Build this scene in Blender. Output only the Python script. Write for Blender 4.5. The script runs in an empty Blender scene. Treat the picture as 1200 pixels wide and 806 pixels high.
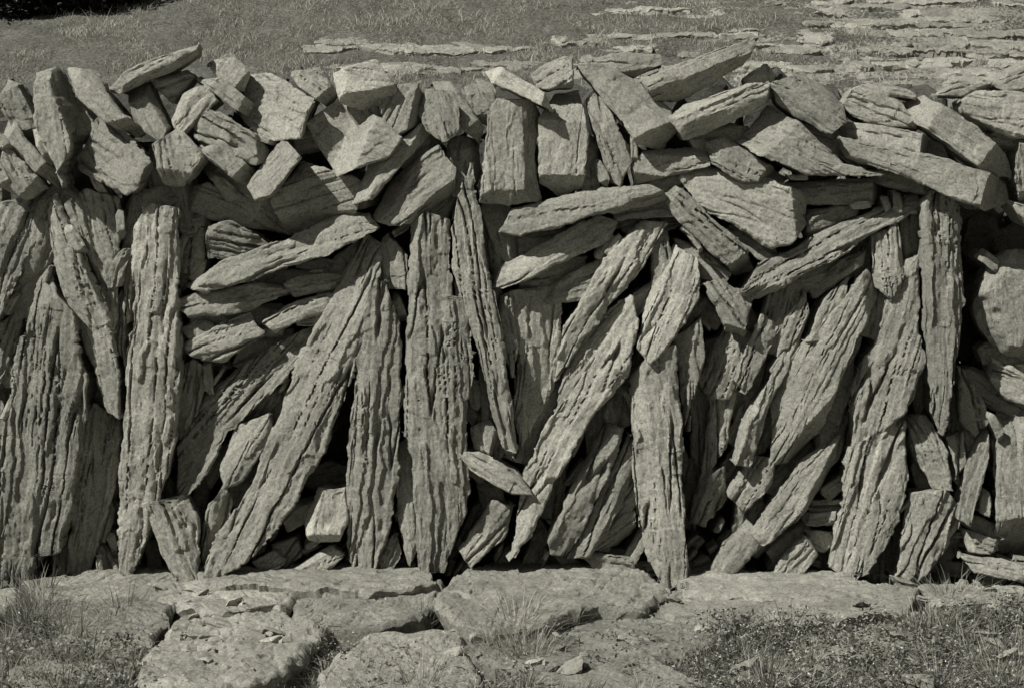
import bpy, math, random
import numpy as np
from mathutils import Matrix, Vector
rng=np.random.RandomState(7); random.seed(7)
scene=bpy.context.scene; col=scene.collection
# ---------------- noise
_p=np.random.RandomState(3).permutation(256).astype(np.int64); PERM=np.concatenate([_p,_p,_p])
_g=np.random.RandomState(5).normal(size=(256,3)); GR=_g/np.linalg.norm(_g,axis=1)[:,None]
def pn(x,y,z=0.0):
    x,y,z=np.broadcast_arrays(np.asarray(x,float),np.asarray(y,float),np.asarray(z,float))
    xi=np.floor(x);yi=np.floor(y);zi=np.floor(z)
    xf=x-xi;yf=y-yi;zf=z-zi
    xi=xi.astype(np.int64)&255;yi=yi.astype(np.int64)&255;zi=zi.astype(np.int64)&255
    u=xf*xf*xf*(xf*(xf*6-15)+10);v=yf*yf*yf*(yf*(yf*6-15)+10);w=zf*zf*zf*(zf*(zf*6-15)+10)
    def g(a,b,c):
        h=PERM[PERM[PERM[(xi+a)&255]+((yi+b)&255)]+((zi+c)&255)]
        q=GR[h]; return q[...,0]*(xf-a)+q[...,1]*(yf-b)+q[...,2]*(zf-c)
    L=lambda a,b,t:a+(b-a)*t
    return L(L(L(g(0,0,0),g(1,0,0),u),L(g(0,1,0),g(1,1,0),u),v),L(L(g(0,0,1),g(1,0,1),u),L(g(0,1,1),g(1,1,1),u),v),w)*1.5
def fbm(x,y,z=0.0,o=4):
    s=0;a=1.0
    for i in range(o):
        s=s+a*pn(x*2**i+17*i,y*2**i+5*i,z*2**i+9*i);a*=.5
    return s
def build_mesh(name,V,faces_list):
    me=bpy.data.meshes.new(name)
    me.vertices.add(len(V)); me.vertices.foreach_set('co',np.asarray(V,np.float32).ravel())
    idx=np.concatenate([f.ravel() for f in faces_list]).astype(np.int32)
    tot=np.concatenate([np.full(len(f),f.shape[1]) for f in faces_list]).astype(np.int32)
    st=np.concatenate([[0],np.cumsum(tot)[:-1]]).astype(np.int32)
    me.loops.add(len(idx)); me.loops.foreach_set('vertex_index',idx)
    me.polygons.add(len(tot)); me.polygons.foreach_set('loop_start',st)
    try: me.polygons.foreach_set('loop_total',tot)
    except Exception: pass
    me.update(calc_edges=True); me.validate()
    return me
# ---------------- camera mapping (wall stands in the y=0 plane; 300 px = 1 m)
D=8.0; CZ=1.5; S=300.0
def wx(px): return (px-600)/S
def wz(py): return (690-py)/S
def on_plane(px,py,d):
    s=(D-d)/D
    return wx(px)*s, CZ+(wz(py)-CZ)*s
# ---------------- materials
TINT=(1.0,0.985,0.86)
def tc(v,a=1): return (v*TINT[0],v*TINT[1],v*TINT[2],1)
def nn(nt,t,**k):
    n=nt.nodes.new(t)
    for a,b in k.items(): setattr(n,a,b)
    return n
def math_n(nt,op,a,b=None,clamp=False):
    n=nn(nt,'ShaderNodeMath',operation=op,use_clamp=clamp)
    for i,q in enumerate((a,b)):
        if q is None: continue
        if isinstance(q,(int,float)): n.inputs[i].default_value=q
        else: nt.links.new(q,n.inputs[i])
    return n.outputs[0]
def noise_n(nt,vec,scale,detail=6,rough=.6):
    n=nn(nt,'ShaderNodeTexNoise'); n.inputs['Scale'].default_value=scale; n.inputs['Detail'].default_value=detail; n.inputs['Roughness'].default_value=rough
    nt.links.new(vec,n.inputs['Vector']); return n.outputs['Fac']
def ramp(nt,fac,pts):
    n=nn(nt,'ShaderNodeValToRGB'); e=n.color_ramp.elements
    while len(e)<len(pts): e.new(.5)
    for i,(p,v) in enumerate(pts):
        e[i].position=p; e[i].color=(v,v,v,1)
    nt.links.new(fac,n.inputs[0]); return n.outputs[0]
def stone_mat(name,base,grain,fine,vary=True):
    m=bpy.data.materials.new(name); m.use_nodes=True; nt=m.node_tree; nt.nodes.clear()
    out=nn(nt,'ShaderNodeOutputMaterial'); bs=nn(nt,'ShaderNodeBsdfPrincipled'); bs.inputs['Roughness'].default_value=.95
    bs.inputs['Specular IOR Level'].default_value=.1
    t=nn(nt,'ShaderNodeTexCoord'); oi=nn(nt,'ShaderNodeObjectInfo')
    add=nn(nt,'ShaderNodeVectorMath',operation='ADD'); nt.links.new(t.outputs['Object'],add.inputs[0])
    cmb=nn(nt,'ShaderNodeCombineXYZ'); r=math_n(nt,'MULTIPLY',oi.outputs['Random'],57.0)
    for i in range(3): nt.links.new(r,cmb.inputs[i])
    nt.links.new(cmb.outputs[0],add.inputs[1]); V=add.outputs[0]
    mp=nn(nt,'ShaderNodeMapping'); mp.inputs['Scale'].default_value=(1.2,8.0,7.0); nt.links.new(V,mp.inputs[0])
    g=noise_n(nt,mp.outputs[0],6,8,.66); b=noise_n(nt,V,5,5,.6); f=noise_n(nt,V,110,6,.78); sp=noise_n(nt,V,30,8,.78)
    c=ramp(nt,b,[(.3,.75),(.7,1.15)])
    cg=ramp(nt,g,[(.36,.6),(.43,1.0),(.75,1.05)])
    cf=ramp(nt,f,[(.36,.58),(.52,1.0),(.68,1.32)])
    cs=ramp(nt,sp,[(.57,1.0),(.66,1.4)])
    cd=ramp(nt,sp,[(.34,.55),(.44,1.0)])
    val=math_n(nt,'MULTIPLY',c,cg); val=math_n(nt,'MULTIPLY',val,cf); val=math_n(nt,'MULTIPLY',val,cs); val=math_n(nt,'MULTIPLY',val,cd)
    mr=nn(nt,'ShaderNodeMapRange'); mr.inputs['To Min'].default_value=.78; mr.inputs['To Max'].default_value=1.2; nt.links.new(oi.outputs['Random'],mr.inputs['Value'])
    if vary: val=math_n(nt,'MULTIPLY',val,mr.outputs[0])
    mix=nn(nt,'ShaderNodeVectorMath',operation='SCALE'); mix.inputs[0].default_value=tc(base)[:3]; nt.links.new(val,mix.inputs['Scale'])
    nt.links.new(mix.outputs[0],bs.inputs['Base Color'])
    b1=nn(nt,'ShaderNodeBump'); b1.inputs['Strength'].default_value=grain; b1.inputs['Distance'].default_value=.02; nt.links.new(g,b1.inputs['Height'])
    b2=nn(nt,'ShaderNodeBump'); b2.inputs['Strength'].default_value=fine; b2.inputs['Distance'].default_value=.009; nt.links.new(f,b2.inputs['Height']); nt.links.new(b1.outputs[0],b2.inputs['Normal'])
    b3=nn(nt,'ShaderNodeBump'); b3.inputs['Strength'].default_value=.6; b3.inputs['Distance'].default_value=.011; nt.links.new(sp,b3.inputs['Height']); nt.links.new(b2.outputs[0],b3.inputs['Normal'])
    nt.links.new(b3.outputs[0],bs.inputs['Normal']); nt.links.new(bs.outputs[0],out.inputs[0]); return m
M_GROOVE=stone_mat('limestone_grooved',.385,.4,.9)
M_SMOOTH=stone_mat('limestone_pitted',.38,.2,.9)
M_PALE=stone_mat('limestone_pale',.48,.15,.8)
M_CORE=stone_mat('limestone_core_painted_shade',.10,.6,.6)  # same limestone darkened, so the shade of the gaps sits in its colour
M_PAVE=stone_mat('limestone_pavement',.35,.06,.8)
def grass_mat(name,lo,hi,trans=.25):
    m=bpy.data.materials.new(name); m.use_nodes=True; nt=m.node_tree; nt.nodes.clear()
    out=nn(nt,'ShaderNodeOutputMaterial'); at=nn(nt,'ShaderNodeAttribute',attribute_name='tone')
    mr=nn(nt,'ShaderNodeMapRange'); mr.inputs['To Min'].default_value=lo; mr.inputs['To Max'].default_value=hi; nt.links.new(at.outputs['Fac'],mr.inputs['Value'])
    sc=nn(nt,'ShaderNodeVectorMath',operation='SCALE'); sc.inputs[0].default_value=TINT; nt.links.new(mr.outputs[0],sc.inputs['Scale'])
    d=nn(nt,'ShaderNodeBsdfDiffuse'); tr=nn(nt,'ShaderNodeBsdfTranslucent'); mx=nn(nt,'ShaderNodeMixShader'); mx.inputs[0].default_value=trans
    nt.links.new(sc.outputs[0],d.inputs[0]); nt.links.new(sc.outputs[0],tr.inputs[0]); nt.links.new(d.outputs[0],mx.inputs[1]); nt.links.new(tr.outputs[0],mx.inputs[2]); nt.links.new(mx.outputs[0],out.inputs[0]); return m
M_GRASS=grass_mat('grass_blades',.05,.5,.3); M_HGRASS=grass_mat('hill_grass_blades',.09,.50,.3); M_LEAF=grass_mat('painted_shadow_leaves',.005,.025,.1); M_WEED=grass_mat('weed_leaves',.04,.42); M_FLOWER=grass_mat('pale_petals',.5,.8,.2)
def ground_mat():
    m=bpy.data.materials.new('turf_and_limestone_ground'); m.use_nodes=True; nt=m.node_tree; nt.nodes.clear()
    out=nn(nt,'ShaderNodeOutputMaterial'); bs=nn(nt,'ShaderNodeBsdfPrincipled'); bs.inputs['Roughness'].default_value=1; bs.inputs['Specular IOR Level'].default_value=.05
    t=nn(nt,'ShaderNodeTexCoord').outputs['Object']; at=nn(nt,'ShaderNodeAttribute',attribute_name='rock').outputs['Fac']
    a=noise_n(nt,t,3,8,.6); f=noise_n(nt,t,40,8,.75); f2=noise_n(nt,t,130,4,.7)
    soil=math_n(nt,'MULTIPLY',ramp(nt,f,[(.35,.05),(.5,.13),(.68,.25)]),ramp(nt,a,[(.3,.7),(.7,1.3)]))
    rock=math_n(nt,'MULTIPLY',ramp(nt,f,[(.3,.14),(.5,.30),(.7,.42)]),ramp(nt,a,[(.35,.7),(.65,1.15)]))
    k=math_n(nt,'ADD',at,math_n(nt,'MULTIPLY',math_n(nt,'SUBTRACT',f,.5),1.2)); kk=ramp(nt,k,[(.45,0),(.55,1)])
    mx=nn(nt,'ShaderNodeMix',data_type='FLOAT'); nt.links.new(kk,mx.inputs[0]); nt.links.new(soil,mx.inputs[2]); nt.links.new(rock,mx.inputs[3])
    sc=nn(nt,'ShaderNodeVectorMath',operation='SCALE'); sc.inputs[0].default_value=TINT; nt.links.new(mx.outputs[0],sc.inputs['Scale']); nt.links.new(sc.outputs[0],bs.inputs['Base Color'])
    b=nn(nt,'ShaderNodeBump'); b.inputs['Strength'].default_value=.7; b.inputs['Distance'].default_value=.02; nt.links.new(f,b.inputs['Height'])
    b2=nn(nt,'ShaderNodeBump'); b2.inputs['Strength'].default_value=.6; b2.inputs['Distance'].default_value=.008; nt.links.new(f2,b2.inputs['Height']); nt.links.new(b.outputs[0],b2.inputs['Normal'])
    nt.links.new(b2.outputs[0],bs.inputs['Normal']); nt.links.new(bs.outputs[0],out.inputs[0]); return m
M_GROUND=ground_mat()
# ---------------- ground height
def sstep(a,b,x):
    t=np.clip((x-a)/(b-a),0,1); return t*t*(3-2*t)
def rockmask(x,y):
    n=fbm(x*.7+3,y*3.2,2.0,4)
    hill=sstep(-.6,2.6,x-0.12*(y-7)+n*1.2)*.52+.36*n
    front=.70+.35*n
    return np.where(y>1.5,hill,front)
def height(x,y):
    x=np.asarray(x,float);y=np.asarray(y,float)
    yy=np.maximum(y-.6,0)
    h=np.where(yy<22,.36*yy,.36*22+.02*(yy-22))
    h=h-.02*np.clip(-y,0,1.5)
    n=fbm(x*1.3,y*1.3,0,4)*.016+fbm(x*9,y*9,4,3)*.004
    h=h+n*np.where(y<1,1.0,2.6)
    r=rockmask(x,y)
    st=.09; q=h/st+fbm(x*.6,y*.6,7,4)*1.0; fr=q-np.floor(q); ter=(sstep(0.75,1.0,fr)-fr)*st
    h=h+ter*sstep(.35,.5,r)*(y>1.5)
    st2=.026; q=fbm(x*1.1,y*2.2,17,4)*1.7; fl=np.floor(q); h=h+(fl+sstep(.88,1,q-fl)-.35)*st2*(y<1)*(y>-3)
    ck=np.exp(-(pn(x*2.2+.4*pn(x*6,y*6,3),y*3.2+.4*pn(x*7,y*5,8),12)/.04)**2)
    h=h-ck*.03*(y<1)*(y>-3)
    return h
def axis(segs):
    o=[]
    for a,b,s in segs: o+=list(np.arange(a,b,s))
    return np.array(o+[segs[-1][1]])
gx=axis([(-300,-40,20),(-40,-6,1.0),(-6,-2.8,.1),(-2.8,2.8,.011),(2.8,6,.1),(6,40,1.0),(40,300,20)])
gy=axis([(-300,-20,20),(-20,-3,.5),(-3,-1.8,.05),(-1.8,.2,.011),(.2,6,.08),(6,11,.02),(11,30,.5),(30,400,15)])
X,Y=np.meshgrid(gx,gy); Z=height(X,Y)
nv=X.shape; I=np.arange(nv[0]*nv[1]).reshape(nv)
F=np.stack([I[:-1,:-1],I[:-1,1:],I[1:,1:],I[1:,:-1]],-1).reshape(-1,4)
me=build_mesh('ground',np.stack([X,Y,Z],-1).reshape(-1,3),[F])
a=me.attributes.new('rock','FLOAT','POINT'); a.data.foreach_set('value',rockmask(X,Y).ravel().astype(np.float32))
me.materials.append(M_GROUND); me.polygons.foreach_set('use_smooth',np.ones(len(me.polygons),bool))
ground=bpy.data.objects.new('ground',me); col.objects.link(ground); ground['kind']='structure'; ground['label']='rough turf and limestone ground rising into a hillside'; ground['category']='ground'
def cast(px,py):
    dx=wx(px)/D; dz=(wz(py)-CZ)/D
    t=np.arange(9,60,.02); h=height(dx*t,t-D); z=CZ+dz*t
    k=np.argmax(h>z)
    return dx*t[k],t[k]-D,float(h[k])
# ---------------- stone builder
def stone_geo(P,thick,tilt,cuts,groove,rnd,step,seed,facets=True,amp=1.0,cc=.03,block=False,soft=0.0):
    r=np.random.RandomState(seed)
    P=np.asarray(P,float)
    n=len(P); Q=[]
    for i in range(n):
        a,b,c=P[i-1],P[i],P[(i+1)%n]
        k1=cc*r.uniform(.2,2.2); k2=cc*r.uniform(.2,2.2)
        Q.append(b+(a-b)*k1); Q.append(b+(c-b)*k2)
    Q=np.array(Q)
    dense=[]
    for i in range(len(Q)):
        a,b=Q[i],Q[(i+1)%len(Q)]; k=max(1,int(np.linalg.norm(b-a)/.01))
        dense+= [a+(b-a)*t/k for t in range(k)]
    dense=np.array(dense); c0=dense.mean(0)
    w,v=np.linalg.eigh(np.cov((dense-c0).T)); U=v[:,1]
    if U[0]+U[1]*1.5<0: U=-U
    Vv=np.array([-U[1],U[0]])
    L=(dense-c0)@np.stack([U,Vv],1)
    umin,umax=L[:,0].min(),L[:,0].max(); ln=umax-umin
    nu=max(8,int(ln/step)); us=np.linspace(umin+.001,umax-.001,nu)
    vL=np.full(nu,1e9); vR=np.full(nu,-1e9)
    A=L; B=np.roll(L,-1,0)
    for i in range(len(L)):
        a,b=A[i],B[i]
        lo,hi=min(a[0],b[0]),max(a[0],b[0])
        if hi-lo<1e-9: continue
        m=(us>=lo)&(us<=hi); t=(us[m]-a[0])/(b[0]-a[0]); vv=a[1]+t*(b[1]-a[1])
        vL[m]=np.minimum(vL[m],vv); vR[m]=np.maximum(vR[m],vv)
    bad=vL>vR
    if bad.any():
        ok=np.where(~bad)[0]
        for i in np.where(bad)[0]:
            j=ok[np.argmin(abs(ok-i))]; vL[i]=vL[j]; vR[i]=vR[j]
    sd=seed*1.37
    wd=(vR-vL); wmax=wd.max()
    rag=amp*min(1,wmax/.15)*(.55+.55*groove)
    def jag(o):
        b=pn(us*7+.5*pn(us*30,o,2),sd,o); return (fbm(us*22,sd,o+3,4)*.005+np.round(b*3.5)/3.5*.016)*rag
    vL=vL+np.minimum(jag(1.5),wd*.25); vR=vR+np.maximum(jag(7.5),-wd*.25)
    wmax=(vR-vL).max(); M=max(8,int(wmax/step))
    s=np.linspace(0,1,M); t=.6*s+.4*(.5-.5*np.cos(math.pi*s))
    Ug=np.repeat(us[:,None],M,1); Vg=vL[:,None]+(vR-vL)[:,None]*t[None]
    Eg=pn(Vg*14,sd+.3,3.3)*.010+np.round(pn(Vg*9,sd,8.8)*2.5)/2.5*.016
    taper_=np.clip(1-np.abs(np.minimum(Ug-umin,umax-Ug))/.08,0,1)
    Ug=Ug+Eg*taper_*amp*min(1,wmax/.15)
    e=np.minimum(np.minimum(Vg-vL[:,None],vR[:,None]-Vg),np.repeat(np.minimum(us-umin,umax-us)[:,None],M,1))
    rr=rnd*(1+1.3*np.clip(fbm(Ug*7,Vg*7,sd,3),-.8,1.5)); rr=np.minimum(rr,wmax*.3)
    chip=np.clip(pn(Ug*16,Vg*16,sd+77)-.3,0,1)*.04*amp*sstep(.02,.0,e)
    q=np.clip(1-e/rr,0,1); drop=rr*q*(.35+.65*q)+chip
    PX=c0[0]+Ug*U[0]+Vg*Vv[0]; PZ=c0[1]+Ug*U[1]+Vg*Vv[1]
    H=tilt[0]*(PX-c0[0])+tilt[1]*(PZ-c0[1])
    cutd=np.zeros_like(H)
    for (x1,z1,x2,z2,sl) in cuts:
        l=math.hypot(x2-x1,z2-z1); dist=((z2-z1)*(PX-x1)-(x2-x1)*(PZ-z1))/l
        dist=dist+fbm(Ug*9,Vg*9,sd+3,3)*.005
        cutd=np.maximum(cutd,np.maximum(dist,0)*sl)
    if facets and block:
        specs=[(r.uniform(80,150),r.uniform(.35,.75),r.uniform(.7,1.8)),(r.uniform(-75,-10),r.uniform(.35,.7),r.uniform(1.2,3.0))]
        if r.rand()<.5: specs.append((r.uniform(150,250),r.uniform(.5,.85),r.uniform(.5,1.5)))
        base_a=math.degrees(math.atan2(U[1],U[0]))
        for th,of,sl in specs:
            cand=[base_a+90*k for k in range(-4,5)]; th2=min(cand,key=lambda c:abs((c-th+180)%360-180))+r.normal()*12
            if len(cuts) and th<0: continue
            dd=np.array([math.cos(math.radians(th2)),math.sin(math.radians(th2))])
            pr=(PX-c0[0])*dd[0]+(PZ-c0[1])*dd[1]+fbm(Ug*6,Vg*6,sd+th,4)*.006; mx=pr.max()
            cutd=np.maximum(cutd,np.maximum(pr-mx*of,0)*sl)
    elif facets:
        for k in range(r.randint(3,6)):
            th=r.choice([math.pi/2,-math.pi/2])+r.normal()*.35 if ln>1.8*wmax else r.uniform(0,2*math.pi)
            dd=np.array([math.cos(th),math.sin(th)]); pr=Ug*dd[0]+Vg*dd[1]+fbm(Ug*6,Vg*6,sd+k,4)*.009; mx=pr.max()
            if k<2: o=mx*r.uniform(-.2,.5); sl=r.uniform(.1,.4)
            else: o=mx*r.uniform(.55,.92); sl=r.uniform(.6,2.0)
            cutd=np.maximum(cutd,np.maximum(pr-o,0)*sl)
    H=H-np.minimum(cutd,thick*.7)
    fs=r.uniform(.75,1.3)
    wv=Vg*fs+.012*pn(Ug*4,Vg*5,sd)+.0045*pn(Ug*15,Vg*12,sd+1)
    n1=fbm(Ug*3.0,wv*34,sd,4)
    n2=pn(Ug*1.0,wv*16,sd+11); n2b=pn(Ug*2.0,wv*36,sd+15)
    cw=.035+.045*np.clip(pn(Ug*6,Vg*9,sd+19),0,1)
    gate=sstep(-.25,.15,pn(Ug*2.6,wv*6,sd+21)); gate2=sstep(.0,.3,pn(Ug*4,wv*9,sd+23))
    crack=np.exp(-(n2/cw)**2)*gate+.5*np.exp(-(n2b/.05)**2)*gate2
    n3=pn(Ug*1.1,wv*9,sd+31)*3+.3*fbm(Ug*12,wv*20,sd+33,2); fl=np.floor(n3); terr=(fl+sstep(.87,1.0,n3-fl))/3
    br=pn(Ug*4+.5*pn(Ug*9,wv*9,sd+2),wv*3.0,sd+71)*2.2+.15*fbm(Ug*20,wv*20,sd+4,2); bf=np.floor(br); brk=(bf+sstep(.92,1,br-bf))/2
    lump=fbm(Ug*6,Vg*9,sd+41,3)
    pit=np.clip(-pn(Ug*24,Vg*38,sd+61)-.35,0,1)
    H=H+groove*(n1*.005-crack*.034+terr*.036)+brk*.009*amp+lump*(.003+soft)*amp-pit*.008*amp+fbm(Ug*45,Vg*70,sd+51,3)*.0024*amp
    Fz=np.maximum(H-drop,-thick*.85)
    K=6; half=K//2
    mid=(vL+vR)/2
    tap=r.uniform(.02,.2)
    back=np.stack([Ug*(1-.03),mid[:,None]+(Vg-mid[:,None])*(1-tap),np.full_like(Ug,-thick)+lump*.02],-1)
    front=np.stack([Ug,Vg,Fz],-1)
    def side(idx,sg):
        a=front[:,idx];b=back[:,idx]; o=[]
        for k in range(K):
            f_=(k+1)/(K+1); p=a+(b-a)*f_; q_=pn(us*1.5,p[:,2]*30,sd+sg); p=p.copy(); p[:,1]+=sg*(-.010*(q_<0)-.004+.006*fbm(us*10,p[:,2]*30,sd+sg*2,2)); o.append(p)
        return o
    Ls=side(0,-1); Rs=side(-1,1)
    cols=[Ls[half-1-k] for k in range(half)]+[front[:,i] for i in range(M)]+Rs+[back[:,M-1-i] for i in range(M)]+[Ls[K-1-k] for k in range(K-half)]
    G=np.stack(cols,1); C=G.shape[1]
    W=G.reshape(-1,3)
    d1=np.stack([fbm(W[:,0]*11+sd,W[:,1]*11,W[:,2]*11+k*7.7,3) for k in range(3)],-1)*.0035*amp
    W=W+d1
    idx=np.arange(nu*C).reshape(nu,C); nx=np.roll(idx,-1,1)
    F=np.stack([idx[:-1],idx[1:],nx[1:],nx[:-1]],-1).reshape(-1,4)
    i=np.arange(C//2-1)
    f0=np.stack([idx[0][i],idx[0][i+1],idx[0][C-2-i],idx[0][C-1-i]],-1)
    f1=np.stack([idx[-1][i],idx[-1][C-1-i],idx[-1][C-2-i],idx[-1][i+1]],-1)
    return W,np.concatenate([F,f0,f1]),c0,U,Vv,ln,wmax
def finish(me,mat,ang=28):
    me.materials.append(mat); me.polygons.foreach_set('use_smooth',np.ones(len(me.polygons),bool))
    me.set_sharp_from_angle(angle=math.radians(ang))
def parse(s): return [tuple(float(q) for q in p.split(',')) for p in s.split()]
seedc=[100]; REG=[]
def wall_stone(d,s,g=None,c=(),gr=None,th=None,mat=None,rnd=None,lab=None,step=.0055,facets=True,cc=.03,block=None,kind=None):
    seedc[0]+=1; seed=seedc[0]; r=np.random.RandomState(seed)
    px=parse(s) if isinstance(s,str) else s
    cy=sum(p[1] for p in px)/len(px)
    P=[on_plane(x,y,d) for x,y in px]
    if g is None: g=(r.uniform(-.25,.12),r.uniform(0,.35))
    cuts=[(*on_plane(a,b,d),*on_plane(e,f,d),sl) for (a,b,e,f,sl) in c]
    A=np.array(P); ext=np.ptp(A,axis=0); big=max(ext)
    if th is None: th=min(.34,.12+.22*big)+r.uniform(0,.05)
    if gr is None: gr=(.8 if cy>250 else .35)
    if rnd is None: rnd=.004+.007*min(1,min(ext)/.5)*r.uniform(.4,1.3)
    if block is None: block=(cy<275 or gr<=.4)
    W,F,c0,U,V,ln,wm=stone_geo(P,th,(g[0],-g[1]),cuts,gr,rnd,step,seed,facets,1.0,cc,block)
    me=build_mesh('stone',W,[F])
    m=mat or (M_GROOVE if gr>.6 else M_SMOOTH); finish(me,m)
    asp=ln/wm; angd=abs(math.degrees(math.atan2(U[1],U[0])))
    if kind is None: kind='long_stone' if asp>1.9 else 'stone_block'
    ob=bpy.data.objects.new(kind,me); col.objects.link(ob)
    mt=Matrix(((U[0],V[0],0,c0[0]),(0,0,-1,-d),(U[1],V[1],0,c0[1]),(0,0,0,1))); ob.matrix_world=mt
    if lab is None:
        size='tall' if (ln>.8 and angd>60) else ('long' if ln>.6 else ('small' if ln<.28 else 'medium'))
        pose='upright' if angd>70 and asp>1.6 else ('leaning' if angd>28 and asp>1.6 else ('flat-lying' if asp>1.6 else 'wedged'))
        tex='grooved' if gr>.6 else 'weathered'
        where='on top of dry wall' if cy<150 else ('among coping stones' if cy<250 else ('at foot of wall' if cy>590 else 'in wall face'))
        lab=f'{size} {tex} grey limestone {pose} {where}'
    ob['label']=lab; ob['category']='stone'; ob['group']='stones stacked in the dry stone wall'
    REG.append((px,math.atan2(-U[1],U[0]),d))
    return ob
w=wall_stone
# ===== coping, left
w(.02,'0,90 16,96 38,138 47,180 30,172 0,130')
w(.08,'0,125 28,160 64,200 62,222 22,182 0,160')
w(.12,'0,168 25,186 52,220 30,234 0,222')
w(.15,'36,80 60,76 66,86 85,124 84,178 68,202 54,176 40,140',g=(-.1,.2))
w(.02,'66,100 92,118 118,150 96,168 84,172 86,140')
w(.17,'72,80 104,82 136,122 168,156 158,163 124,142 90,112',g=(-.05,.35))
w(.14,'126,104 150,80 192,64 231,50 230,62 196,86 166,97 140,111',g=(0,.3),c=[(128,106,228,58,1.2)])
w(.20,'80,182 112,130 182,190 164,218 146,231 84,196',g=(.15,.1),gr=.6,c=[(180,186,146,232,.5)])
w(.10,'142,104 170,93 198,150 186,167 160,148')
w(.06,'172,92 216,79 228,90 200,124')
w(.12,'200,142 212,110 242,97 254,118 214,160',g=(0,.25),c=[(212,158,252,118,1.3)])
w(.20,'177,168 206,147 240,185 214,216 190,216',g=(-.1,.3))
w(.15,'220,144 240,127 302,160 319,185 298,196 226,160',gr=.8,g=(0,.25))
w(.17,'225,156 258,164 308,214 290,224 232,180',gr=.8,g=(0,.15))
w(.05,'241,73 270,61 292,84 284,108 260,98',g=(-.1,.3))
w(.10,'229,92 258,91 302,125 288,138')
w(.12,'272,116 290,86 308,82 370,118 352,164 314,167 276,138',g=(.1,.15),c=[(368,120,350,162,.5)])
w(.05,'335,84 374,77 397,107 380,124 350,102',g=(0,.4))
w(.15,'386,82 441,69 465,105 442,125 422,129 398,120',g=(-.05,.45),c=[(396,113,462,99,1.8)],mat=M_PALE,gr=.15)
w(.20,'350,142 387,117 440,134 471,163 456,185 394,207',g=(-.1,.35),c=[(440,140,412,204,1.8)],lab='pale squared block with dark shaded side in coping',gr=.15)
w(.24,'284,219 326,162 352,184 318,233 297,237',g=(-.15,.3),c=[(352,178,314,236,.9)],gr=.15)
w(.08,'316,234 352,187 426,212 418,250 332,279',g=(.2,-.1))
w(.07,'400,120 430,110 450,132 444,162 420,150')
w(.12,'441,112 462,97 488,99 504,124 494,143 456,168',g=(.1,.1))
w(.04,'204,222 244,214 300,236 332,276 300,270 258,262 214,244')
w(.10,'166,223 198,216 210,234 190,248 168,253')
w(.06,'236,196 262,208 292,236 276,252')
w(.16,'413,240 430,194 502,136 506,154 438,235',g=(-.1,.35))
w(.14,'434,254 458,211 512,168 534,194 534,222 484,263 456,265',g=(.1,.25),gr=.5)
w(.16,'487,132 500,103 520,105 536,122 538,152 520,170 500,152',g=(-.1,.2),c=[(520,104,520,168,.8)])
w(.10,'505,96 527,93 568,150 562,170 532,142')
w(.05,'540,104 558,91 578,98 584,116 578,152 556,142',g=(.2,0))
w(.02,'460,140 500,150 520,170 480,200 450,190')
w(.02,'524,160 560,165 565,210 535,235 520,200')
# coping centre
w(.18,'567,182 572,126 580,113 622,115 633,134 627,180 633,239 562,237',g=(-.05,.15),gr=.25,lab='broad upright pale stone standing on the wall top')
w(.14,'632,216 632,136 650,107 680,103 692,160 682,220 656,231',g=(.1,.1),gr=.25)
w(.20,'567,82 586,77 640,109 649,131 624,121 576,97',g=(0,.5),mat=M_PALE)
w(.06,'622,84 640,72 660,62 673,65 673,103 630,106')
w(.16,'676,76 702,73 752,96 788,128 797,157 778,178 746,168',g=(-.1,.3))
w(.10,'687,114 702,105 730,164 748,180 726,221 711,214',gr=.6)
w(.04,'693,66 732,62 774,64 776,76 742,91 704,80',g=(0,.3))
w(.14,'753,96 776,83 886,41 890,54 872,76 796,121 768,119',g=(0,.3),c=[(760,108,886,58,1.3)],gr=.4)
w(.18,'783,136 800,123 880,97 906,97 898,126 802,167',g=(0,.2),c=[(784,150,898,112,.8)])
w(.10,'741,196 755,177 831,171 833,195 744,217',g=(0,.2))
w(.06,'870,92 900,72 912,86 908,112 896,122 880,106')
w(.04,'800,150 850,140 880,150 860,180 820,186')
w(.13,'827,166 850,159 928,208 920,219 868,214 833,192')
w(.18,'867,168 906,119 940,142 990,194 1038,204 1020,209 944,207',g=(-.1,.3),c=[(872,176,990,206,.4)])
w(.15,'907,96 942,84 970,96 990,120 992,147 974,161 914,122',g=(-.15,.3),c=[(950,90,990,150,.6)])
w(.08,'984,126 1000,104 1020,97 1056,114 1082,151 1020,145',g=(0,.1))
w(.15,'987,140 1050,149 1116,166 1122,185 1092,185 990,158',g=(0,.3))
w(.22,'983,158 1010,161 1100,184 1198,212 1197,238 1160,249 1000,184',g=(0,.25),gr=.2,lab='very long flat slab bridging the coping of the wall')
w(.16,'1065,116 1092,109 1193,184 1195,207 1158,205 1070,138',g=(-.1,.3),gr=.2)
w(.12,'1126,118 1150,105 1230,106 1228,160 1186,163 1130,134',g=(0,.25),gr=.2)
w(.06,'1166,98 1200,68 1230,70 1228,108 1180,108')
w(.03,'1098,112 1124,97 1168,92 1164,106 1132,114')
w(.04,'1034,96 1064,103 1082,118 1030,111')
w(.12,'1196,160 1230,150 1240,250 1200,240 1190,210')
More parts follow.
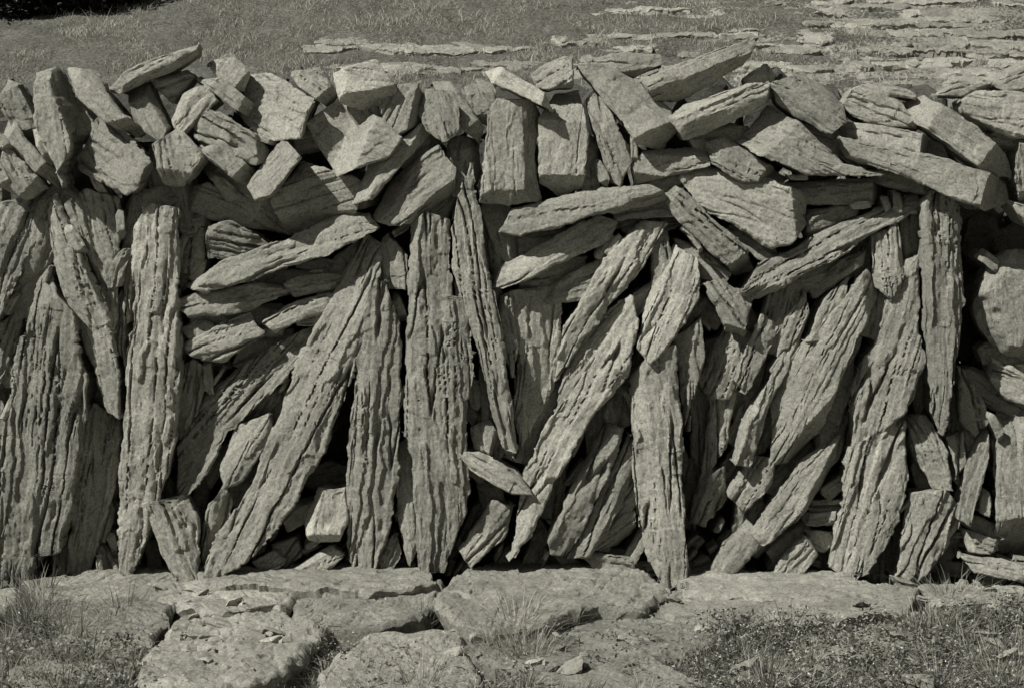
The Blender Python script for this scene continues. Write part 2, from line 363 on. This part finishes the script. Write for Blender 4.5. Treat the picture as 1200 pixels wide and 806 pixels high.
# ===== mid
w(.16,'584,274 600,247 650,233 702,221 764,217 790,234 690,257 610,279',g=(0,.2))
w(.12,'577,337 586,311 702,251 724,260 716,285 592,337',g=(-.05,.3),gr=.5)
w(.06,'576,262 590,270 592,320 578,330 570,290')
w(.12,'795,208 812,191 892,205 952,228 946,264 926,286 900,293 820,241',g=(.1,.1),gr=.3,lab='broad pitted slab wedged below the coping stones')
w(.05,'922,214 1040,206 1048,236 990,240 930,240')
w(.05,'944,244 1010,240 1000,262 944,280')
w(.14,'769,222 794,217 878,292 893,319 866,327 798,262',g=(-.1,.2))
w(.12,'867,344 890,307 950,280 1080,225 1086,244 980,303 880,355',g=(0,.25))
w(.06,'950,340 985,305 1018,290 1012,310 975,338 955,350')
circ=[(1203+57*math.cos(t)*(1+.04*math.sin(3*t)),356+65*math.sin(t)) for t in np.linspace(0,2*math.pi,25)[:-1]]
w(.10,circ,g=(-.1,.1),gr=.1,rnd=.07,cc=.1,facets=False,block=False,lab='large rounded pitted boulder in the wall face')
w(.08,'1178,232 1196,238 1230,250 1230,274 1200,262')
w(.04,'1162,420 1180,430 1230,420 1230,480 1180,470 1164,450')
# left uprights
w(.10,'-20,238 20,232 42,224 52,240 34,290 14,346 -4,380 -20,390')
w(.06,'-20,390 6,372 30,350 20,400 0,450 -20,470')
w(.20,'-2,700 4,600 6,520 14,430 30,350 44,308 62,344 88,368 98,440 96,520 84,590 66,650 42,654 30,692',g=(.1,.08),gr=1.1,lab='broad pointed deeply fluted slab standing on end')
w(-.02,'-20,440 5,430 8,560 0,640 -20,660')
w(.13,'48,250 60,222 76,262 96,300 122,362 142,436 142,488 126,482 100,412 78,360 58,312',gr=.8,g=(.1,.1))
w(.05,'70,240 100,222 136,230 139,290 130,342 114,342 90,284',gr=.5)
w(.02,'112,388 140,340 150,350 146,420 130,410')
w(.06,'86,506 108,470 136,490 140,540 122,620 102,674 76,672 82,600')
w(-.02,'140,240 160,216 172,240 160,300 150,380 142,330')
w(.20,'154,262 176,240 206,244 208,330 212,450 206,520 188,588 168,640 152,682 139,668 140,560 148,450 152,350',g=(.05,.06),gr=1.1,lab='tall narrow fluted slab standing on end')
w(.24,'166,592 214,582 230,612 234,684 206,685 186,640',g=(-.1,.2))
w(.08,'210,430 228,420 246,436 226,500 208,530 204,480')
w(.08,'210,300 222,272 236,262 240,300 226,326 212,322')
w(.10,'240,264 270,258 314,286 300,303 244,302')
w(.05,'206,256 230,245 250,262 238,275 212,278')
w(.16,'212,335 262,306 330,280 400,248 432,250 442,268 384,300 236,343',g=(0,.3),gr=.5)
w(.13,'203,352 240,340 300,328 348,340 296,361 222,375',gr=.6)
w(.11,'210,384 238,372 256,386 228,402')
w(.15,'213,402 292,367 309,392 262,427 226,422',gr=.6)
w(.10,'306,378 346,352 390,343 384,365 322,390',gr=.5)
w(.08,'330,332 372,316 404,322 396,338 344,349',gr=.5)
w(.20,'244,672 252,636 296,566 328,480 352,410 386,346 426,272 444,286 442,330 424,400 402,470 380,530 350,592 304,640 262,676',g=(.1,.15),gr=.95,lab='long heavy slab leaning diagonally against the wall')
w(.12,'206,584 206,522 232,470 282,428 350,390 374,374 352,420 312,462 270,504 240,560 218,584',gr=.9)
w(.15,'254,550 276,502 314,487 316,520 288,562 262,573')
w(.13,'232,654 240,600 262,562 272,590 256,644 242,672')
w(.02,'270,440 320,420 330,470 300,500 262,500')
w(.00,'300,380 340,385 350,420 300,440 270,430')
w(.00,'390,300 420,280 420,330 380,380 360,360')
# rubble at the gap
w(.08,'326,604 344,589 370,588 362,612 334,624',mat=M_PALE,gr=.2)
w(.20,'357,608 372,574 404,572 409,608 396,637 361,635',g=(-.15,.3),mat=M_PALE,gr=.15,lab='bright angular block in opening at foot of wall')
w(.10,'316,640 346,629 354,650 330,669')
w(.18,'338,668 388,639 404,650 374,679',mat=M_PALE,gr=.3)
w(.22,'349,676 384,671 395,690 386,703 353,699',gr=.3)
w(.20,'292,661 320,645 332,660 310,677')
w(.16,'433,679 444,641 464,625 471,646 456,677')
w(.02,'395,640 420,625 430,660 405,668')
w(-.06,'346,560 380,540 410,548 402,575 360,580')
# centre uprights
w(.18,'402,602 408,500 416,400 430,342 452,330 470,376 472,460 466,560 456,622 434,682 416,684',g=(.05,.08),gr=1.0)
w(.05,'432,300 455,270 478,300 476,340 455,335 440,340')
w(.20,'476,332 478,262 496,246 526,256 530,348 546,352 557,420 546,500 548,600 518,672 490,672 486,600 474,480',g=(.08,.05),gr=1.1,lab='broad tall fluted slab standing on end in wall')
w(.13,'464,524 484,508 492,640 480,664 464,602')
w(.21,'528,268 550,190 562,250 572,320 590,400 602,470 608,532 592,534 574,470 546,360 530,312',g=(.1,.05),gr=1.0)
w(.02,'555,230 575,235 580,300 572,330 560,260')
w(.12,'600,340 654,336 662,400 644,462 622,500 608,534 602,470 606,420',gr=1.0)
w(.16,'583,348 600,340 609,400 600,444 586,404')
w(.05,'560,400 580,440 596,520 575,560 560,500')
w(.04,'600,300 650,300 690,300 670,340 610,345')
w(.20,'598,656 612,560 640,500 690,430 742,346 748,370 740,440 702,482 652,560 622,628',g=(.1,.15),gr=.95,lab='long slab leaning diagonally against its neighbours')
w(.16,'650,448 660,384 700,310 756,260 788,262 764,302 692,392',g=(0,.2),gr=.8)
w(.12,'650,484 668,400 700,366 778,326 770,350 722,404 668,474',gr=.8)
w(.14,'744,408 768,330 790,288 820,300 822,354 804,380 762,424',gr=.6)
w(.18,'640,632 666,580 698,518 716,497 736,506 702,580 666,654 646,652',gr=.8,g=(.1,.2))
w(.14,'664,654 704,578 738,508 750,530 732,590 692,652',gr=.8,g=(.1,.2))
w(.10,'690,642 728,590 750,558 750,592 722,628',gr=.8)
w(.23,'740,444 764,412 792,404 798,450 802,560 808,680 778,692 756,650 746,560',g=(.05,.08),gr=1.2,lab='tall fluted slab with ridged surface standing on end')
w(.13,'786,398 822,372 828,424 812,474 802,500 796,440',gr=.8)
w(.05,'700,470 736,440 742,500 715,510')
w(.24,'533,530 562,529 606,556 625,579 598,580 552,552',g=(0,.4),mat=M_PALE,gr=.3,block=False,lab='thin pale pointed splinter slanting out of the wall')
w(.16,'538,645 574,587 604,594 592,631 552,663',g=(0,.3),gr=.5)
w(.13,'551,502 574,493 585,510 576,533 554,529',gr=.3)
w(.03,'556,560 590,570 595,600 565,600')
w(.14,'680,654 694,645 744,654 745,676 704,675',gr=.4)
w(.12,'687,642 716,605 744,600 749,624 722,641',gr=.4)
w(-.02,'808,420 835,400 850,480 830,560 812,540')
w(.05,'828,402 856,392 866,450 850,520 834,556 820,560 830,480')
w(.14,'822,330 850,330 885,350 872,393 852,388',gr=.7)
w(.03,'790,280 830,290 860,320 850,332 820,330')
w(.12,'807,613 820,559 850,547 857,590 828,617')
w(.15,'854,580 884,533 909,540 907,567 872,603',g=(0,.3),gr=.5)
w(.15,'858,544 876,486 926,404 946,380 938,410 904,474 878,548',gr=.8)
w(.12,'858,446 894,368 918,384 892,432 872,464',gr=.8)
w(.10,'912,420 920,372 945,342 950,370 930,400')
w(.12,'944,400 966,352 998,322 990,360 960,400',gr=.8)
w(.17,'902,546 908,470 936,410 1000,340 1022,314 1034,345 1006,396 992,438 966,508 924,548',g=(.1,.15),gr=.5,lab='broad pointed slab leaning in the wall face')
w(.02,'960,420 1000,390 1004,440 985,500 960,490')
w(.16,'877,625 940,541 989,513 989,546 944,603 892,639',g=(0,.35),gr=.4)
w(.18,'821,685 846,639 880,613 899,640 862,673 832,691',g=(0,.3),gr=.5)
w(.17,'901,689 914,660 944,629 961,650 932,683',gr=.6)
w(.10,'939,602 982,599 979,618 944,617',gr=.3)
w(.09,'943,620 979,623 979,653 950,643',gr=.3)
w(.18,'972,664 984,600 1000,528 1062,478 1068,560 1052,612 1022,672 998,684',g=(.1,.1),gr=1.0)
w(.15,'998,530 1000,460 1036,384 1058,312 1080,296 1082,420 1062,482',g=(.1,.1),gr=1.0)
w(.19,'1082,236 1096,222 1130,226 1133,350 1122,420 1106,512 1092,482 1084,380',g=(.05,.05),gr=1.0,lab='tall upright slab beneath the long coping slab')
w(.12,'1023,276 1052,261 1063,318 1046,353 1025,330',gr=.7)
w(.00,'1055,240 1085,250 1086,300 1060,310')
w(.18,'1049,683 1068,579 1110,573 1133,600 1112,643 1080,685',g=(.05,.2),gr=.9)
w(.12,'1063,492 1090,487 1111,530 1119,577 1096,573 1072,532',gr=.6)
w(.13,'1118,604 1134,542 1166,488 1164,530 1136,614',gr=.8)
w(.08,'1124,432 1140,438 1162,490 1142,518 1126,492')
w(.11,'1110,512 1130,506 1136,540 1120,562')
w(.10,'1164,650 1168,540 1180,458 1240,448 1240,660',gr=.4,lab='broad pitted slab standing on end in wall')
w(.14,'1131,622 1172,633 1177,650 1136,647',gr=.3)
w(.20,'1127,652 1176,657 1230,673 1230,690 1142,671',gr=.3)
w(.18,'935,680 966,671 993,680 980,695 944,695',gr=.3)
w(.00,'1012,640 1030,610 1050,640 1045,690 1015,690')
# ===== smaller wedged stones filling the joints of the wall
rc=np.random.RandomState(21)
gxx,gyy=np.meshgrid(np.arange(-20,1221,4.0),np.arange(100,693,4.0)); cov=np.zeros(gxx.shape,bool)
def inside(poly):
    c=np.zeros(gxx.shape,bool); n=len(poly); j=n-1
    for i in range(n):
        xi,yi=poly[i];xj,yj=poly[j]
        if yi!=yj:
            c^=((yi>gyy)!=(yj>gyy))&(gxx<(xj-xi)*(gyy-yi)/(yj-yi)+xi)
        j=i
    return c
base=list(REG)
for p,_,_ in base: cov|=inside(p)
for p in ('1132,225 1200,240 1230,290 1230,300 1150,300 1160,460 1128,430','330,545 408,440 404,570 340,590'): cov|=inside(parse(p))
cen=np.array([np.mean(p,axis=0) for p,_,_ in base])
def fill(count,lo,hi,minnew,dlo,dhi,kind=None,grv=None):
    nadd=0
    for it in range(5000):
        if nadd>=count: break
        free=np.argwhere(~cov & (gyy>155))
        if len(free)==0: break
        k=free[rc.randint(len(free))]; cx,cy=gxx[k[0],k[1]],gyy[k[0],k[1]]
        j=np.argmin(((cen-[cx,cy])**2).sum(1)*(.6+.8*rc.rand(len(cen)))); a=base[j][1]+rc.normal()*.22
        L_=rc.uniform(lo,hi)*(1 if cy<600 else .5); Wd=L_*rc.uniform(.2,.45)
        shp=np.array([(-1,-.35),(-.8,-.95),(.6,-1),(1,-.55),(.85,.7),(-.1,1),(-.9,.8)])+rc.normal(size=(7,2))*.12
        pts=[(cx+math.cos(a)*u*L_-math.sin(a)*v*Wd, cy+math.sin(a)*u*L_+math.cos(a)*v*Wd) for u,v in shp]
        if max(q[1] for q in pts)>694 or min(q[1] for q in pts)<112: continue
        m=inside(pts); new=(m&~cov).sum()
        if new<minnew*m.sum() or new<2: continue
        cov[m]=True; nadd+=1
        w(rc.uniform(dlo,dhi),pts,th=.16,gr=grv or (.7 if cy>250 else .3),kind=kind)
fill(105,24,70,.18,-.04,.07)
fill(110,9,24,.2,.02,.14,kind='rubble_stone',grv=.4)
# ===== core of the wall
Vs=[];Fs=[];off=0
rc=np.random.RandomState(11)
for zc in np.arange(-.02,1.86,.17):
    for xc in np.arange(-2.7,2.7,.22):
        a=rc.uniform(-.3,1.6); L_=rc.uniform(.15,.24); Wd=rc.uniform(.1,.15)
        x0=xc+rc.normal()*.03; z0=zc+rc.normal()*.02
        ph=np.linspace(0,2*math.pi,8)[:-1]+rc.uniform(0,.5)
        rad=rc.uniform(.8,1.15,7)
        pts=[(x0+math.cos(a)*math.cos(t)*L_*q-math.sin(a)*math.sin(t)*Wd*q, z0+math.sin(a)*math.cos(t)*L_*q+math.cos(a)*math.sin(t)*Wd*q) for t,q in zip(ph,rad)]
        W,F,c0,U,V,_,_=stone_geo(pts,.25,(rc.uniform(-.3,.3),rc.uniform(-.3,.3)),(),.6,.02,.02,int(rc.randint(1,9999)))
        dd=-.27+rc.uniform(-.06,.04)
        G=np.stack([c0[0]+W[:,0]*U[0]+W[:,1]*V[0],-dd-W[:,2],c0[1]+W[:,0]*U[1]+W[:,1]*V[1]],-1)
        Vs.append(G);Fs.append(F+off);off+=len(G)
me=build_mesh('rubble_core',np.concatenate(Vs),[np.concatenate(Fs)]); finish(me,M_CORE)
ob=bpy.data.objects.new('stone_rubble',me); col.objects.link(ob); ob['kind']='stuff'; ob['label']='packed rubble stones with gap shade put into their colour inside the dry stone wall'; ob['category']='rubble'
# ===== pavement slabs in front
def flat_stone(P,z,thick,label,name='bedrock_slab',mat=M_PAVE,tilt=(0,0),step=.012,group='flat limestone slabs bedded in the ground',rnd=.02,cat='rock',gr=.25,cc=.05,amp=1.3,facets=True,soft=0.0):
    seedc[0]+=1
    W,F,c0,U,V,ln,wm=stone_geo(P,thick,tilt,(),gr,rnd,step,seedc[0],facets,amp,cc,False,soft)
    me=build_mesh('flat_rock',W,[F]); finish(me,mat)
    ob=bpy.data.objects.new(name,me); col.objects.link(ob)
    ob.matrix_world=Matrix(((U[0],V[0],0,c0[0]),(U[1],V[1],0,c0[1]),(0,0,1,z),(0,0,0,1)))
    ob['label']=label; ob['category']=cat; ob['group']=group
    return ob
def gp(px,py,h):
    t=(CZ-h)*D*S/(py-240); return wx(px)*t/D, t-D
rcp=np.random.RandomState(4)
def pave(h,s,label='worn flat limestone slab bedded in turf below wall',**k):
    P=[gp(x,y,h) for x,y in parse(s)]
    flat_stone(P,h,.16,label,tilt=(rcp.uniform(-.025,.025),rcp.uniform(-.01,.05)),facets=False,rnd=.018,step=.008,amp=1.5,gr=.2,cc=.05,soft=.002,**k)
pave(.055,'16,704 56,682 100,684 154,688 214,702 196,724 178,746 120,742 70,726 36,720')
pave(.085,'146,690 190,674 232,662 282,670 336,674 352,696 330,706 300,703 260,710 212,704')
pave(.05,'212,716 270,706 332,710 356,730 376,744 340,778 300,796 262,806 160,800 166,774 178,752')
pave(.075,'346,692 380,680 430,684 470,674 520,682 514,704 494,722 442,732 400,728 374,738 342,714')
pave(.10,'506,698 530,676 560,660 640,648 700,658 768,670 784,690 756,706 700,706 640,724 580,728 540,726')
pave(.045,'530,754 600,728 640,732 700,714 770,712 830,728 840,752 780,764 700,778 640,780 580,774')
pave(.075,'766,698 820,680 900,684 960,680 1080,688 1064,714 980,712 940,722 900,716 820,722 780,714')
pave(.07,'1074,684 1200,684 1300,690 1300,708 1200,712 1090,706')
pave(.06,'-80,690 20,688 26,704 -10,720 -80,720')
pave(.03,'370,792 400,762 430,748 540,744 564,790 520,830 380,830')
pave(.03,'10,792 30,764 60,748 158,756 154,790 140,816 60,830')
pave(.03,'600,790 690,782 760,772 830,800 800,840 620,840')
pave(.035,'930,744 1060,728 1130,748 1084,772 960,768')
pave(.11,'226,660 300,650 400,650 504,656 510,684 430,690 240,682')
pave(.09,'20,680 150,660 204,662 212,690 150,696 60,694')
pave(.09,'790,676 860,666 1000,670 1010,690 900,696 800,692')
rc=np.random.RandomState(31)
for i in range(110):
    px=rc.uniform(10,1190); py=rc.uniform(700,800); sc_=.75
    if i<34: px=rc.uniform(180,330); py=rc.uniform(716,785)
    elif i<74: px=rc.uniform(30,1190); py=rc.uniform(678,706); sc_=.8
    elif i<90: px=rc.uniform(520,830); py=rc.uniform(706,770)
    x,y=gp(px,py,.08 if py<706 else .05); r_=rc.uniform(.010,.045)*sc_
    P=[(x+math.cos(t)*r_*rc.uniform(.7,2.2),y+math.sin(t)*r_*rc.uniform(.6,1.4)) for t in np.linspace(0,6.28,7)[:-1]]
    z=max(float(height(x,y)),.08 if py<706 else .05)+r_*.4
    flat_stone(P,z,r_*1.6,'small loose angular limestone fragment on the ground',name='loose_stone',mat=M_PALE if rc.rand()<.4 else M_PAVE,group='loose stones scattered on the ground',step=.006,rnd=.004,cat='stone',tilt=(rc.normal()*.25,rc.normal()*.2+.1),amp=.6,cc=.02)
# hillside ledges: long broken strips of bare rock
for i in range(92):
    if i<70: px=1215-abs(rc.normal())*300; py=4+round(rc.uniform(0,8))*12+rc.normal()*2.5
    else: px=rc.uniform(370,760); py=rc.choice([50,58,80])+rc.normal()*2
    if px<640 and i<70: px=rc.uniform(800,1200)
    py=max(py,1); x,y,z=cast(px,py); a=rc.uniform(.15,.7)*(1 if rc.rand()<.6 else .35); b=rc.uniform(.05,.14)
    n=13; P=[(x+math.copysign(abs(math.cos(t))**.8,math.cos(t))*a*rc.uniform(.7,1.15),y+math.sin(t)*b*rc.uniform(.4,1.4)) for t in np.linspace(0,6.28,n+1)[:-1]]
    flat_stone(P,z+rc.uniform(.0,.03),.10,'thin pale limestone ledge showing through hillside turf',name='limestone_ledge',mat=M_PAVE,tilt=(rc.uniform(-.03,.03),.3),group='limestone ledges on the hillside',step=.014,rnd=.01,cat='rock',cc=.02,gr=.5,facets=False,amp=2.0)
# ---------------- grass
def blades(name,x,y,hh,wd,lean,tone,mat,label,zoff=-.01,clumpdir=None):
    n=len(x); z=height(x,y)+zoff
    th=rng.uniform(0,2*math.pi,n); ld=rng.uniform(0,2*math.pi,n) if clumpdir is None else clumpdir
    dx=np.cos(th)*wd/2;dy=np.sin(th)*wd/2; lx=np.cos(ld)*lean*hh; ly=np.sin(ld)*lean*hh
    V=np.zeros((n,7,3))
    def setp(i,f,wf,sgn):
        V[:,i,0]=x+dx*sgn*wf+lx*f*f; V[:,i,1]=y+dy*sgn*wf+ly*f*f; V[:,i,2]=z+hh*f*(1-.25*f*lean)
    setp(0,0,1,-1);setp(1,0,1,1);setp(2,.4,.85,1);setp(3,.4,.85,-1);setp(4,.75,.5,1);setp(5,.75,.5,-1);setp(6,1,0,0)
    b=np.arange(n)*7
    q=np.concatenate([np.stack([b,b+1,b+2,b+3],-1),np.stack([b+3,b+2,b+4,b+5],-1)]); t=np.stack([b+5,b+4,b+6],-1)
    me=build_mesh(name,V.reshape(-1,3),[q,t])
    at=me.attributes.new('tone','FLOAT','POINT'); at.data.foreach_set('value',np.repeat(tone,7).astype(np.float32))
    me.materials.append(mat); ob=bpy.data.objects.new(name,me); col.objects.link(ob); ob['kind']='stuff'; ob['label']=label; ob['category']='grass'; return ob
N=170000
t=rng.uniform(13.0,18.5,N); x=rng.uniform(-.29,.29,N)*t; y=t-D
cl=fbm(x*1.6,y*2.2,3,4)
keep=(rng.rand(N)>sstep(.3,.5,rockmask(x,y)+.3*fbm(x*4,y*4,1,2))*.93)&(rng.rand(N)<.6+.7*cl)
x=x[keep];y=y[keep];cl=cl[keep]; n=len(x)
blades('hillside_grass',x,y,rng.uniform(.015,.055,n)*(1+1.3*np.clip(cl,-.6,1))*(1+1.3*(rng.rand(n)<.07)),np.full(n,.0055),rng.uniform(.3,1.3,n),np.clip(rng.uniform(0,1,n)*.85+.6*cl+.12,0,1),M_HGRASS,'short dry grass covering the hillside behind the wall')
regs=[(0,150,716,806,5500,1.6),(0,60,692,740,3000,2.0),(60,180,775,806,1000,1),(330,400,765,806,1000,1),(400,570,744,806,3500,1.1),(585,650,735,772,2200,1.8),(620,740,788,806,800,1),(740,835,756,806,2500,1.2),(825,960,724,806,5000,1.3),(850,1200,748,806,6500,1.3),(1070,1200,706,806,7000,1.6),(840,930,706,724,900,1.3),(470,500,722,738,250,1.2),(745,775,700,730,350,1.5),(350,372,735,760,250,1.2),(0,1200,800,830,2000,1)]
xs=[];ys=[];hs=[];dr=[];tn=[];zb=[]
for x0,x1,y0,y1,n,hf in regs:
    k=max(3,n//110)
    cxp=rng.uniform(x0,x1,k);cyp=rng.uniform(y0,y1,k)
    ci=rng.randint(0,k,n); gx_,gy_=gp(cxp[ci],cyp[ci],0.03)
    sp=rng.uniform(.010,.042,k)[ci]; ox=rng.normal(size=n)*sp; oy=rng.normal(size=n)*sp
    xs.append(gx_+ox);ys.append(gy_+oy); hb=(rng.uniform(.03,.085,k)*hf+.05*(rng.rand(k)<.2))[ci]; hs.append(hb*rng.uniform(.5,1.4,n)); dr.append(np.arctan2(oy,ox)+rng.normal(size=n)*.5)
    tn.append(np.clip(rng.uniform(0,.6,k)[ci]+rng.uniform(-.3,.6,n),0,1))
xs=np.concatenate(xs);ys=np.concatenate(ys);hs=np.concatenate(hs);dr=np.concatenate(dr);tn=np.concatenate(tn)
kp=ys<-.28; xs,ys,hs,dr,tn=[q[kp] for q in (xs,ys,hs,dr,tn)]
blades('meadow_grass',xs,ys,hs,rng.uniform(.002,.005,len(xs)),rng.uniform(.1,1.5,len(xs)),tn,M_GRASS,'tufts of dry grass growing along the pavement',clumpdir=dr,zoff=.01)
def leaves(name,C,size,tone,mat,label,cat,kind='stuff',flat=.6):
    n=len(C); a=rng.normal(size=(n,3)); a/=np.linalg.norm(a,axis=1)[:,None]; up=np.array([0,0,1.0])
    nrm=rng.normal(size=(n,3))*flat+up; nrm/=np.linalg.norm(nrm,axis=1)[:,None]
    b=np.cross(nrm,a); b/=np.linalg.norm(b,axis=1)[:,None]; a=np.cross(b,nrm); s=size[:,None]
    V=np.stack([C-a*s,C+b*s*.5-a*s*.1,C+a*s,C-b*s*.5-a*s*.1],1)
    i=np.arange(n)*4; me=build_mesh(name,V.reshape(-1,3),[np.stack([i,i+1,i+2,i+3],-1)])
    at=me.attributes.new('tone','FLOAT','POINT'); at.data.foreach_set('value',np.repeat(tone,4).astype(np.float32))
    me.materials.append(mat); ob=bpy.data.objects.new(name,me); col.objects.link(ob); ob['label']=label; ob['category']=cat
    if kind: ob['kind']=kind
    return ob
n=48000; k=400
cxp=np.where(rng.rand(k)<.65,rng.uniform(825,1210,k),np.where(rng.rand(k)<.5,rng.uniform(0,160,k),rng.uniform(390,830,k))); cyp=np.where(cxp>825,rng.uniform(718,815,k),rng.uniform(745,815,k)); ci=rng.randint(0,k,n); ax,ay=gp(cxp[ci],cyp[ci],0.03); ax=ax+rng.normal(size=n)*.032; ay=ay+rng.normal(size=n)*.032
hk=rng.uniform(.04,.15,k)[ci]
C=np.stack([ax,ay,height(ax,ay)+.01+hk*rng.uniform(0,1,n)],-1)
leaves('ground_cover',C,rng.uniform(.003,.011,n),np.clip(rng.uniform(0,1,n)**1.5+rng.uniform(-.2,.3,k)[ci],0,1),M_WEED,'small leafy herbs among the grass','plants')
n=1500; px_=np.where(rng.rand(n)<.8,rng.uniform(810,1200,n),rng.uniform(0,600,n)); ax,ay=gp(px_,rng.uniform(730,806,n),.05); C=np.stack([ax,ay,height(ax,ay)+rng.uniform(.05,.15,n)],-1)
leaves('meadow_flowers',C,rng.uniform(.002,.0055,n),rng.uniform(0,1,n),M_FLOWER,'tiny pale flowers among the grass','flowers')
cx_,cy_,cz_=cast(-10,30)
n=24000; q=rng.normal(size=(n,3)); q/=np.linalg.norm(q,axis=1)[:,None]; q*=rng.uniform(.6,1,n)[:,None]**.5
q*= (1+.2*fbm(q[:,0]*3,q[:,1]*3,q[:,2]*3,3))[:,None]
C=np.stack([cx_-.05+q[:,0]*1.2,cy_+.6+q[:,1]*.6,cz_+.38+q[:,2]*.5],-1)
sh=leaves('shadow_leaves',C,rng.uniform(.02,.045,n),rng.uniform(0,1,n),M_LEAF,'dark leaf mass standing in for a shadowed hollow on the grassy hillside','shadow_leaves',kind=None,flat=1.5)  # near-black leaf mass added in place of the shadow of a hollow
# ---------------- light, world, camera
sv=Vector((-.60,-.49,.74)).normalized()
su=bpy.data.lights.new('sun','SUN'); su.energy=5.0; su.angle=math.radians(.5); su.color=(1,.98,.92)
so=bpy.data.objects.new('sun',su); col.objects.link(so); so.rotation_euler=sv.to_track_quat('Z','Y').to_euler()
wd=bpy.data.worlds.new('World'); scene.world=wd; wd.use_nodes=True; nt=wd.node_tree; nt.nodes.clear()
sky=nn(nt,'ShaderNodeTexSky',sky_type='NISHITA'); sky.sun_disc=False; sky.sun_elevation=math.asin(sv.z); sky.sun_rotation=math.atan2(sv.x,sv.y)%(2*math.pi)
bw=nn(nt,'ShaderNodeRGBToBW'); nt.links.new(sky.outputs[0],bw.inputs[0])
sc=nn(nt,'ShaderNodeVectorMath',operation='SCALE'); sc.inputs[0].default_value=(.8,.79,.76); nt.links.new(bw.outputs[0],sc.inputs['Scale'])
bg=nn(nt,'ShaderNodeBackground'); bg.inputs['Strength'].default_value=.05; nt.links.new(sc.outputs[0],bg.inputs[0]); o=nn(nt,'ShaderNodeOutputWorld'); nt.links.new(bg.outputs[0],o.inputs[0])
cam=bpy.data.cameras.new('camera'); cam.sensor_width=36; cam.lens=72; cam.shift_y=-(403-240)/1200; cam.clip_end=1000
co=bpy.data.objects.new('camera',cam); col.objects.link(co); co.location=(0,-D,CZ); co.rotation_euler=(math.pi/2,0,0); scene.camera=co
scene.view_settings.view_transform='Standard'; scene.view_settings.look='None'; scene.view_settings.exposure=0
